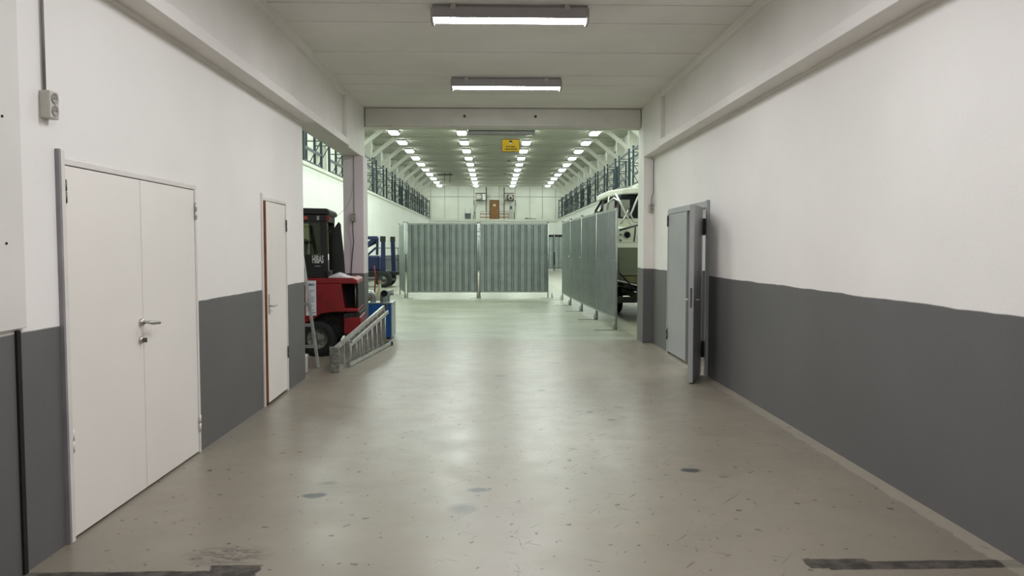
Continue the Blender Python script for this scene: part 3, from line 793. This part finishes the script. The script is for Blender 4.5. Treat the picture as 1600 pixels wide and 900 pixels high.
# ---- stepladder standing by the wall end
sl = thing('stepladder', (-2.62, 10.45, 0), 'aluminium stepladder standing between the left wall end and the forklift', 'ladder')
def rail(p, q, m='alu', w=.03, h=.06, par=sl, name='side_rail'): return MB().bar(p, q, w, h, up=(0, 1, 0)).build(name, m, par)
for s in (-1, 1):
    rail((s * .29, -.20, 0), (s * .14 - .20, .22, 1.92)); rail((s * .26, -.10, .04), (s * .12 - .20, .27, 1.88), w=.02, h=.03, name='rear_leg')
for k in range(6):
    z = .28 + k * .28; f = z / 1.92; wdt = .29 - .15 * f
    MB().box(-wdt - .2 * f, wdt - .2 * f, -.20 + .42 * f - .04, -.20 + .42 * f + .04, z - .02, z + .015).build('step', 'alu', sl)
MB().box(-.36, -.04, .16, .30, 1.90, 1.935).build('top_plate', 'alu', sl)

# white canister
ca = thing('plastic_canister', (-2.44, 9.72, 0), 'white plastic canister on the floor at the left wall end', 'canister')
MB().box(-.09, .075, -.12, .12, 0, .24).build('body', 'plastic', ca, bevel=.03, seg=3)
MB().tube([(0, -.05, .235), (0, -.05, .27)], .022, 12).build('cap', 'redcap', ca)

# ---- ladder lying on its side
ll = thing('lying_ladder', (-2.03, 9.88, 0), 'long aluminium stepladder lying on its side on the hall floor', 'ladder', rz=math.atan2(-.26, 2.65))
def LB(p, q, w=.03, h=.06, m='alu', name='side_rail'): return MB().bar(p, q, w, h).build(name, m, ll)
# local y runs away from the camera
LB((0, .05, .035), (0, 2.72, .035)); LB((0, .0, .30), (0, 2.68, .64))
LB((.07, .42, .035), (.09, 2.70, .035), .025, .05, name='rear_leg'); LB((.06, .42, .28), (.075, 2.60, .56), .025, .05, name='rear_leg')
MB().prism([(-.05, .0), (.07, .0), (.06, .33), (-.06, .33)], -.06, -.01).build('end_plate', 'aluworn', ll, bevel=.006)
for k in range(10):
    yy = .30 + k * .252; zt = .30 + .34 * yy / 2.68
    MB().box(-.035, .035, yy - .012, yy + .012, .06, zt - .02).build('step', 'alu', ll)
for k in range(8):
    yy = .50 + k * .27; zt = .28 + .28 * (yy - .42) / 2.2; x = .065 + .02 * (yy - .42) / 2.3
    MB().tube([(x, yy, .05), (x - .005, yy + .0, zt - .01)], .011, 8).build('rung', 'alu', ll)
LB((0.0, .45, .335), (.10, .45, .335), .02, .03, name='spreader')
MB().box(-.025, .035, 2.66, 2.73, .60, .69).build('rail_end', 'black', ll, bevel=.006); MB().box(-.03, .12, 2.72, 2.76, .0, .06).build('rail_end', 'black', ll, bevel=.006)

# ---- blue dehumidifier box with duct elbows
bx = thing('blue_duct_unit', (-2.0, 13.68, 0), 'blue cabinet with silver duct elbows beyond the left column', 'machine')
MB().box(-.23, .222, -.26, .26, .03, .62).build('cabinet', 'blue', bx, bevel=.008)
MB().box(.223, .235, -.262, .262, .03, .625).build('side_panel', 'doorgrey', bx, bevel=.004)
MB().box(-.235, .24, -.265, .265, .622, .64).build('top_plate', 'galv', bx, bevel=.003)
for x, yy in ((-.18, -.2), (.17, -.2), (-.18, .2), (.17, .2)): MB().box(x - .03, x + .03, yy - .03, yy + .03, 0, .03).build('foot', 'black', bx)
def elbow(x, yy, d, r=.055, hh=.15, name='duct_elbow'):
    P = [(x, yy, .64), (x, yy, .64 + hh * .5)]
    dx, dy = d
    for k in range(1, 7):
        t = k / 6 * PI / 2; R = .085
        P.append((x + dx * R * (1 - math.cos(t)), yy + dy * R * (1 - math.cos(t)), .64 + hh * .5 + R * math.sin(t)))
    P.append((P[-1][0] + dx * .04, P[-1][1] + dy * .04, P[-1][2]))
    e = MB().tube(P, r, 18, cap=False).build(name, 'galv', bx)
    c = Vector(P[-1]); dv = Vector((dx, dy, 0))
    MB().tube([c - dv * .03, c - dv * .028], r * .96, 18).build('duct_mouth', 'dark', e)
    MB().tube([c - dv * .012, c + dv * .004], r * 1.06, 18, cap=False).build('rim', 'steel', e)
elbow(-.12, -.05, (-.85, -.3)); elbow(.07, -.12, (.25, -.95), .06); elbow(.10, .10, (.95, .1), .055)

# yellow engine unit behind the column, bottle and red hose
en = thing('yellow_compressor', (-2.62, 14.9, 0), 'dirty yellow and black compressor half hidden behind the left column', 'machine')
MB().lathe([(.0001, -.3), (.10, -.29), (.14, -.22), (.14, .22), (.10, .29), (.0001, .3)], (0.12, 0, .30), 'x', 20).build('tank', 'yellow', en)
MB().box(-.1, .34, -.12, .12, .44, .60).build('motor', 'black', en, bevel=.02)
MB().box(.1, .36, -.10, .10, .60, .72).build('pump_head', 'yellow', en, bevel=.02)
MB().tube([(.34, -.05, .72), (.36, -.05, 1.05), (.33, -.03, 1.25)], .014, 8).build('hose', 'hose', en)
for x in (-.12, .36): MB().box(x - .03, x + .03, -.14, .14, 0, .18).build('foot', 'black', en)
bt = thing('cream_drum', (-2.14, 14.55, 0), 'cream plastic drum with narrow neck behind the blue cabinet', 'container')
MB().lathe([(.0001, 0), (.12, 0), (.13, .03), (.13, .62), (.10, .72), (.03, .80), (.025, .93), (.0001, .93)], (0, 0, 0), 'z', 20).build('body', 'bottle', bt)
MB().lathe([(.03, .93), (.03, .97), (.0001, .97)], (0, 0, 0), 'z', 12).build('cap', 'yellow', bt)

# ---- blue trailer boom lift in the hall
bl = thing('boom_lift', (-4.95, 31.6, 0), 'dark blue towable boom lift with raised outriggers at the left hall wall', 'boom lift')
MB().box(-1.0, .70, -.45, .75, .42, .66).build('chassis', 'black', bl, bevel=.02)
MB().box(-.9, .35, -.30, .60, .66, 1.28).build('power_unit', 'bluelift', bl, bevel=.06)
tyre(bl, .55, -.58, .33, .33, .22, rimm='steeldark'); tyre(bl, .55, .80, .33, .33, .22, rimm='steeldark')
def pole2(p, q, w, m='bluelift', nm='boom_section'): return MB().bar(p, q, w, w).build(nm, m, bl, bevel=.01)
pole2((-.9, 0, 1.12), (.18, .1, 2.02), .16); pole2((-.9, .25, 1.3), (.16, .3, 1.85), .12); pole2((-.6, -.15, .9), (.2, -.2, 1.6), .08, nm='hydraulic_strut')
pole2((-.9, .05, 2.0), (.24, .05, 2.0), .14); pole2((-.5, .1, 1.2), (-.45, .1, 2.0), .14); pole2((.2, .1, 1.3), (.22, .1, 2.02), .10)
for x, yy in ((.52, -.42), (.82, .55)):
    o_ = MB().prism([(x - .10, .35), (x + .10, .35), (x + .085, 1.9), (x - .075, 1.9)] if x < .7 else [(x - .08, .45), (x + .09, .45), (x + .05, 1.85), (x - .12, 1.85)], yy - .06, yy + .06).build('outrigger', 'bluelift', bl, bevel=.01)
    MB().box(x - .11 if x < .7 else x - .13, x + .10 if x < .7 else x + .06, yy - .09, yy + .09, 1.84, 2.06).build('outrigger_pad', 'grime', bl, bevel=.008)
mb = MB(); mb.bar((.25, .2, 1.58), (1.18, .2, 1.58), .025, .025); mb.bar((1.05, .2, .62), (1.05, .2, 1.58), .025, .025); mb.bar((.25, .2, 1.1), (1.1, .2, 1.1), .02, .02); mb.build('guard_rail', 'black', bl)
MB().box(.70, 1.25, -.1, .4, .48, .62).build('step_plate', 'black', bl, bevel=.01)
MB().box(-.2, 1.0, -.62, -.52, .28, .36).build('bumper_bar', 'steeldark', bl)

# ---- motorboat on a trailer behind the right column
bo = thing('motorboat', (4.0, 16.6, 0), 'cream motorboat with hardtop and black canopy behind the barrier row', 'boat')
secs = [(0.0, 1.30, 1.62, .86, .66), (1.5, 1.30, 1.62, .84, .60), (3.2, 1.27, 1.66, .86, .58), (4.8, 1.05, 1.74, .98, .62), (6.0, .62, 1.84, 1.2, .80), (6.7, .05, 1.92, 1.55, 1.3)]
def loft(cols, name, m):
    """cols: per section list of (x,z)"""
    vs = []; fs = []; n = len(cols[0])
    for (yy, *_), pts_ in zip(secs, cols): vs += [(x, yy, z) for x, z in pts_]
    for i in range(len(cols) - 1):
        for k in range(n - 1): a = i * n + k; fs.append((a, a + 1, a + n + 1, a + n))
    fs.append(tuple(range(n)))
    return MB().add(vs, fs, False).build(name, m, bo)
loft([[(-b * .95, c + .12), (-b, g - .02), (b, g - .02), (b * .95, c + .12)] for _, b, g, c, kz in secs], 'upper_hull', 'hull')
loft([[(-b * .95, c + .14), (-b * .80, c), (0, kz), (b * .80, c), (b * .95, c + .14)] for _, b, g, c, kz in secs], 'hull_bottom', 'olive')
loft([[(-b - .02, g - .03), (-b - .03, g + .09), (b + .03, g + .09), (b + .02, g - .03)] for _, b, g, c, kz in secs], 'rub_rail', 'cream')
MB().prism([(-.02, 1.70), (3.9, 1.72), (4.4, 1.78), (3.7, 2.02), (2.0, 2.03), (.2, 2.06), (-.02, 2.03)], -1.27, 1.27, 'x').build('cabin', 'cream', bo, bevel=.03)
MB().tube([(-1.27, -.04, 1.98), (-.9, -.04, 2.08), (-.4, -.04, 2.12), (.4, -.04, 2.12), (.9, -.04, 2.08), (1.27, -.04, 1.98)], .022, 8).build('coaming_rail', 'steeldark', bo)
p_ = MB().lathe([(.075, -.01), (.085, -.035), (.07, -.035), (.065, -.02)], (-1.10, -.02, 1.875), 'y', 24).build('portlight', 'steel', bo)
MB().lathe([(.0001, -.015), (.07, -.015), (.07, 0)], (-1.10, -.025, 1.875), 'y', 24).build('dark_lens', 'dark', p_)
for x, z in ((-1.235, 1.88), (-1.235, 1.76)): MB().lathe([(.0001, -.018), (.022, -.018), (.022, 0)], (x, -.02, z), 'y', 12).build('deck_fitting', 'steeldark', bo)
MB().prism([(-1.24, 2.03), (1.24, 2.03), (1.22, 2.26), (-1.22, 2.26)], .45, 3.3).build('windscreen_base', 'cream', bo, bevel=.03)
MB().prism([(-1.22, 2.26), (1.22, 2.26), (1.17, 2.78), (-1.17, 2.78)], .40, 3.5).build('black_canopy', 'canvas', bo, bevel=.03)
for a, b, c, d in ((-1.17, -.97, 2.28, 2.66), (-.6, -.2, 2.3, 2.66), (.2, .6, 2.3, 2.66)):
    MB().box(a, b, .385, .399, c, d).build('canopy_window', 'graylav', bo, bevel=.004)
MB().box(-1.235, -1.215, .9, 2.6, 2.32, 2.68).build('canopy_window', 'graylav', bo, bevel=.004)
ht = MB().prism([(-1.34, 1.35), (-1.12, .5), (-.80, .08), (.80, .08), (1.12, .5), (1.34, 1.35), (1.30, 4.1), (-1.34, 3.2)], 2.78, 2.92, 'z').build('hardtop', 'cream', bo, bevel=.03)
for p in ([(-1.27, .45, 2.78), (-1.24, .1, 2.60), (-.88, .0, 1.86), (-.84, -.02, 1.72)], [(-.80, .12, 2.78), (-.86, .1, 2.66), (-1.01, .05, 2.32), (-.95, .03, 2.17), (-.80, 0, 2.13)],
          [(1.27, .45, 2.78), (1.24, .1, 2.60), (.88, .0, 1.86), (.84, -.02, 1.72)], [(.80, .12, 2.78), (.86, .1, 2.66), (1.01, .05, 2.32), (.95, .03, 2.17), (.80, 0, 2.13)],
          [(-1.30, 1.2, 2.78), (-1.34, 1.25, 2.45), (-1.27, 1.3, 2.05)], [(-1.24, .12, 2.6), (-1.30, .5, 2.70), (-1.36, 1.0, 2.62), (-1.38, 1.1, 2.4), (-1.28, 1.1, 1.72)], [(-1.2, .2, 2.1), (-1.05, .3, 2.35), (-.98, .36, 2.5)]):
    MB().tube(p, .022, 8).build('support_tube', 'chrome', bo)
MB().tube([(-.92, -.05, 2.07), (-.93, -.06, 1.90), (-.95, -.05, 1.73)], .014, 8).build('fender_strap', 'black', bo)
mb = MB(); mb.tube([(-1.25, 2.7, 2.80), (-1.35, 3.2, 2.55), (-1.30, 3.5, 2.2), (-1.20, 3.6, 1.8)], .03, 8); mb.tube([(-1.1, 2.9, 2.76), (-1.3, 3.5, 2.4), (-1.42, 4.0, 2.33)], .025, 8); mb.build('bow_rail', 'black', bo)
MB().lathe([(.0001, -.09), (.07, -.06), (.09, 0), (.07, .06), (.0001, .09)], (-1.3, 3.35, 2.45), 'y', 14).build('deck_lamp', 'black', bo)
MB().lathe([(.0001, .12), (.12, .10), (.24, .05), (.26, 0), (.26, -.02)], (-.85, 1.6, 2.94), 'z', 20).build('radar_dome', 'black', bo)
MB().box(-1.20, -1.12, 2.3, 2.4, 2.92, 3.0).build('red_side_light', 'redlens', bo)
bt_ = thing('boat_trailer', (4.0, 16.6, 0), 'dark boat trailer with black tyres under the motorboat', 'trailer')
mb = MB(); mb.bar((-.7, .1, .50), (-.7, 5.4, .50), .07, .12); mb.bar((.7, .1, .50), (.7, 5.4, .50), .07, .12)
for yy in (.4, 2.2, 4.0, 5.3): mb.bar((-.95, yy, .46), (.95, yy, .46), .08, .08)
mb.bar((-1.25, .15, .46), (1.25, .15, .46), .10, .13)
mb.bar((0, 5.3, .48), (0, 7.4, .48), .09, .09); mb.build('frame', 'grime', bt_)
for s in (-1, 1):
    MB().bar((s * .55, .4, .62), (s * .55, 4.6, .62), .12, .10).build('bunk', 'timber', bt_)
    tyre(bt_, s * 1.08, 3.7, .32, .32, .001, 'x') if False else None
    w_ = MB().lathe([(.18, -.10), (.28, -.11), (.32, -.08), (.32, .08), (.28, .11), (.18, .10), (.16, .04), (.0001, .04)], (s * .92, 2.40, .32), 'x', 30).build('wheel', 'rubber', bt_)
    MB().lathe([(.18, -.1), (.15, -.05), (.0001, -.04)], (s * .92, 2.40, .32), 'x', 20).build('rim', 'steeldark', w_)
    MB().prism([(2.0, .67), (2.0, .72), (2.8, .72), (2.8, .67)], s * .80, s * 1.04, 'x').build('mudguard', 'black', bt_)
MB().bar((-1.26, -.03, 1.05), (-.83, -.08, .60), .02, .035).build('tie_strap', 'canvas', bt_)
MB().bar((0, 7.3, .05), (0, 7.3, .5), .06, .06).build('jockey_leg', 'steeldark', bt_)

# ---- hanging bar and yellow sign behind the lintel
hb = thing('hanging_bar', (.17, 15.0, 3.78), 'long grey bar hanging below the hall ceiling just past the lintel', 'bar')
MB().box(-.65, .65, -.09, .09, .0, .065).build('bar', 'greyframe', hb, bevel=.01)
MB().box(-.64, .64, -.11, .11, .065, .085).build('top_flange', 'steeldark', hb)
for x in (-.5, .5): MB().tube([(x, 0, .085), (x, 0, HZ - 3.78)], .008, 8).build('hanger_rod', 'steel', hb)
sg = thing('helmet_sign', (.35, 15.0, 3.455), 'yellow helmet warning sign hanging under the grey bar', 'sign')
MB().box(-.175, .175, -.004, .004, 0, .245).build('plate', 'black', sg)
MB().box(-.166, .166, -.006, -.004, .009, .236).build('yellow_face', 'sign', sg)
text('Bruk hjelm', .042, (0, -.007, .10), (PI / 2, 0, 0), 'ink', sg, bold=.0012)
text('i dette området', .042, (0, -.007, .052), (PI / 2, 0, 0), 'ink', sg, bold=.0012, sx=.9)
hm = MB(); pts_ = [(.03 * math.cos(t * PI / 8), .185 + .032 * math.sin(t * PI / 8)) for t in range(9)]
hm.prism(pts_ + [(-.036, .181), (.036, .181)][::1], -.0075, -.006); hm.build('helmet_symbol', 'black', sg)
hm = MB().prism([(.022, .18), (.018, .155), (0, .145), (-.018, .155), (-.022, .18)], -.0075, -.006).build('face_symbol', 'paper', sg)
for x in (-.14, .14): MB().tube([(x, 0, .245), (x, 0, .325)], .002, 6).build('hanger_wire', 'steel', sg)

# ---- sockets and cables
def socket(name, loc, ax, label, dbl=True):
    """ax: direction the front points"""
    t = thing(name, loc, label, 'socket'); t.rotation_euler = (0, 0, ax)
    # local: front is -y
    MB().box(-.042, .042, -.055, 0, -.07, .07).build('case', 'plastic', t, bevel=.006)
    for z in (-.03, .032):
        MB().lathe([(.0001, -.001), (.026, -.001), (.028, -.004), (.028, 0)], (0, -.056, z), 'y', 18).build('socket_insert', 'socketface', t)
        for x in (-.009, .009): MB().lathe([(.0001, -.001), (.003, -.001), (.003, 0)], (x, -.058, z), 'y', 8).build('pin_hole', 'dark', t)
    return t
socket('wall_socket', (XL, 4.04, 2.33), PI / 2, 'grey double socket on the left wall above the double door')
c_ = MB().tube([(XL + .012, 4.03, 2.40), (XL + .012, 4.03, 3.07)], .008, 8).build('cable_conduit', 'cable'); tag(c_, 'thin grey conduit running up the left wall from the double socket', 'cable')
socket('wall_socket', (-2.265, 12.655, 2.10), 0, 'small grey socket on the left column front')
c_ = MB().tube([(-2.265, 12.648, 2.17), (-2.262, 12.648, 2.6), (-2.265, 12.648, 3.09)], .005, 6).build('column_cable', 'cable'); tag(c_, 'thin pale cable running up the left column from its socket', 'cable')
c_ = MB().tube([(-2.275, 12.59, 2.04), (-2.28, 12.60, 1.9), (-2.27, 12.62, 1.7), (-2.30, 12.64, 1.45), (-2.32, 12.645, 1.17), (-2.33, 12.645, .9)], .007, 8).build('power_cable', 'cableblack'); tag(c_, 'black cable hanging down the left column from its socket', 'cable')
c_ = MB().tube([(-2.28, 12.645, 2.66), (-2.29, 12.60, 2.45), (-2.36, 12.55, 2.25), (-2.55, 12.45, 2.07), (-2.75, 12.3, 1.98)], .003, 6).build('loose_wire', 'cable'); tag(c_, 'thin loose wire sagging from the left column toward the forklift', 'cable')
socket('wall_socket', (2.64, 12.795, 2.26), 0, 'small white socket on the right column beside the grey double door')
c_ = MB().tube([(2.64, 12.78, 2.33), (2.64, 12.78, 2.41), (2.67, 12.77, 2.52), (2.67, 12.77, 3.06)], .006, 8).build('corner_cable', 'cable'); tag(c_, 'thin cable running up the right column corner from its socket', 'cable')
bp = MB().box(2.655, 2.678, 12.90, 12.925, .9, 2.2).build('corner_strip', 'cable') if False else None

# ---- things on the mezzanine (far end)
Z0 = LZ
fd = thing('brown_door', (.17, YE - .04, Z0), 'brown door with a small plate on the far mezzanine wall', 'door')
MB().box(-.47, .47, -.05, 0, 0, 2.03).build('frame', 'timber', fd); MB().box(-.42, .42, -.08, -.05, .01, 1.96).build('door_leaf', 'doorbrown', fd, bevel=.004)
MB().box(-.13, .13, -.09, -.081, 1.42, 1.62).build('plate', 'bottle', fd); MB().box(.30, .36, -.14, -.08, .98, 1.02).build('handle', 'steel', fd)
for sx, side in ((-1, 'left'), (1, 'right')):
    x0 = -.63 if sx < 0 else 1.12; x1 = -1.72 if sx < 0 else 2.1
    tf = thing('timber_frame', (0, YE - .45, Z0), 'dark timber frame on the mezzanine to the %s of the brown door' % side, 'frame')
    MB().box(x0 - .05, x0 + .05, -.05, .05, 0, HZ - Z0 - .16).build('post', 'timber', tf)
    MB().box(x1 - .03, x1 + .03, -.03, .03, 0, .85).build('post', 'timber', tf)
    MB().box(x1 - .03, x1 + .03, -.03, .03, 1.55, HZ - Z0 - .16).build('post', 'hwhite' , tf)
    a, b = min(x0, x1), max(x0, x1)
    MB().box(a, b, -.06, .30, 1.93, 2.0).build('shelf', 'timber', tf); MB().box(a, b, -.04, .04, 2.62, 2.70).build('rail', 'timber', tf)
    MB().box(x1 + sx * .10 - .04, x1 + sx * .10 + .04, -.05, .05, 1.5, 1.98).build('bracket', 'timber', tf)
    if sx < 0:
        fn = thing('white_fan', (-1.33, YE - .36, Z0 + 2.0), 'round white fan on the left mezzanine shelf', 'fan')
        MB().lathe([(.0001, -.12), (.2, -.12), (.29, -.06), (.29, .06), (.2, .1), (.0001, .1)], (0, 0, .295), 'y', 24).build('fan_body', 'graylav', fn)
        wb_ = thing('white_box', (-.84, YE - .34, Z0 + 2.0), 'white box beside the round fan on the left mezzanine shelf', 'box')
        MB().box(-.14, .14, -.1, .1, 0, .56).build('carton', 'paper', wb_, bevel=.01)
        MB().box(-.08, .08, -.105, -.10, .38, .42).build('dark_mark', 'graylav', wb_)
    else:
        fn = thing('boxed_fan', (1.75, YE - .36, Z0 + 2.0), 'brown boxed fan with black hub on the right mezzanine shelf', 'fan')
        MB().box(-.36, .36, -.05, .1, 0, .52).build('casing', 'timber', fn, bevel=.01)
        MB().lathe([(.0001, -.02), (.22, -.02), (.24, 0)], (0, -.05, .26), 'y', 22).build('fan_disc', 'graylav', fn)
        MB().lathe([(.0001, -.08), (.10, -.08), (.12, -.02)], (0, -.05, .22), 'y', 14).build('hub', 'black', fn)
        for k in range(4):
            t = k * PI / 2 + .4; MB().bar((0, -.09, .24), (.2 * math.cos(t), -.09, .24 + .2 * math.sin(t)), .01, .05, up=(0, 1, 0)).build('blade', 'black', fn)
rw = thing('railing', (0, YE - .95, Z0), 'railing of two reddish planks in front of the brown door', 'railing')
for x in (-1.2, -.63, 1.05, 1.5): MB().box(x - .03, x + .03, -.03, .03, 0, .86).build('post', 'graylav', rw)
for a, b in ((-1.2, -.28), (.66, 1.5)):
    for z in (.30, .63): MB().box(a, b, -.07, -.03, z - .045, z + .045).build('plank', 'redtimber', rw)
    MB().box(a, b, -.02, .02, .83, .87).build('top_rail', 'steeldark', rw)
bn = thing('grey_bin', (-2.42, YE - 1.0, Z0), 'dark grey wheeled bin standing on the mezzanine left of the railing', 'bin')
MB().prism([(-.26, 0), (.26, 0), (.30, .62), (-.30, .62)], -.25, .25).build('body', 'bin', bn, bevel=.02)
MB().box(-.31, .31, -.27, .27, .62, .67).build('lid', 'bin', bn, bevel=.01)
for s in (-1, 1): MB().bar((s * .22, 0, .67), (s * .3, 0, 1.12), .025, .025).build('handle_bar', 'steeldark', bn)
pp_ = MB().bar((-2.0, YE - .6, Z0 + .01), (-1.6, YE - .1, Z0 + 1.5), .03, .03).build('leaning_pole', 'steeldark'); tag(pp_, 'thin dark pole leaning against the far wall beside the bin', 'pole')
wt = thing('grey_cabinet', (1.78, YE - .5, Z0), 'pale grey narrow cabinet with blue-grey panel right of the brown door', 'cabinet')
MB().box(-.2, .2, -.15, .15, 0, 1.1).build('body', 'graylav', wt, bevel=.02); MB().box(-.13, .13, -.1, .1, 1.1, 1.42).build('control_panel', 'bin', wt, bevel=.01)
tp = thing('folded_tarp', (3.75, YE - 1.2, Z0), 'brown folded tarp lying flat on the right side of the mezzanine', 'tarp')
MB().box(-.68, .68, -.3, .3, 0, .09).build('planks', 'timber', tp); MB().prism([(-.62, .09), (.5, .09), (.45, .17), (-.2, .2), (-.55, .26), (-.64, .2)], -.25, .25).build('fold', 'tarp', tp, bevel=.02)
hf = thing('hanging_pipe_frame', (-3.7, 62.0, HZ), 'thin brown pipe frame hanging from the hall ceiling on the left', 'frame')
MB().box(-.7, .5, -.05, .05, -.26, -.18).build('top_bar', 'timber', hf)
for x in (-.15, .28): MB().tube([(x, 0, 0), (x, 0, -.85)], .022, 8).build('pipe', 'timber', hf)
MB().bar((-.4, 0, -.75), (.6, 0, -.75), .03, .03).build('cross_bar', 'graylav', hf)
for i, (px, yy) in enumerate(((1.05, 44.5), (1.1, 53.5), (1.0, 63.0))):
    o = MB().box(px - .09, px + .09, yy - .09, yy + .09, HZ - .09, HZ - .024).build('ceiling_detector', 'steeldark')
    tag(o, 'small dark box on the hall ceiling, %s from the yellow sign' % ORD[i], 'detector', 'small dark boxes on the hall ceiling')
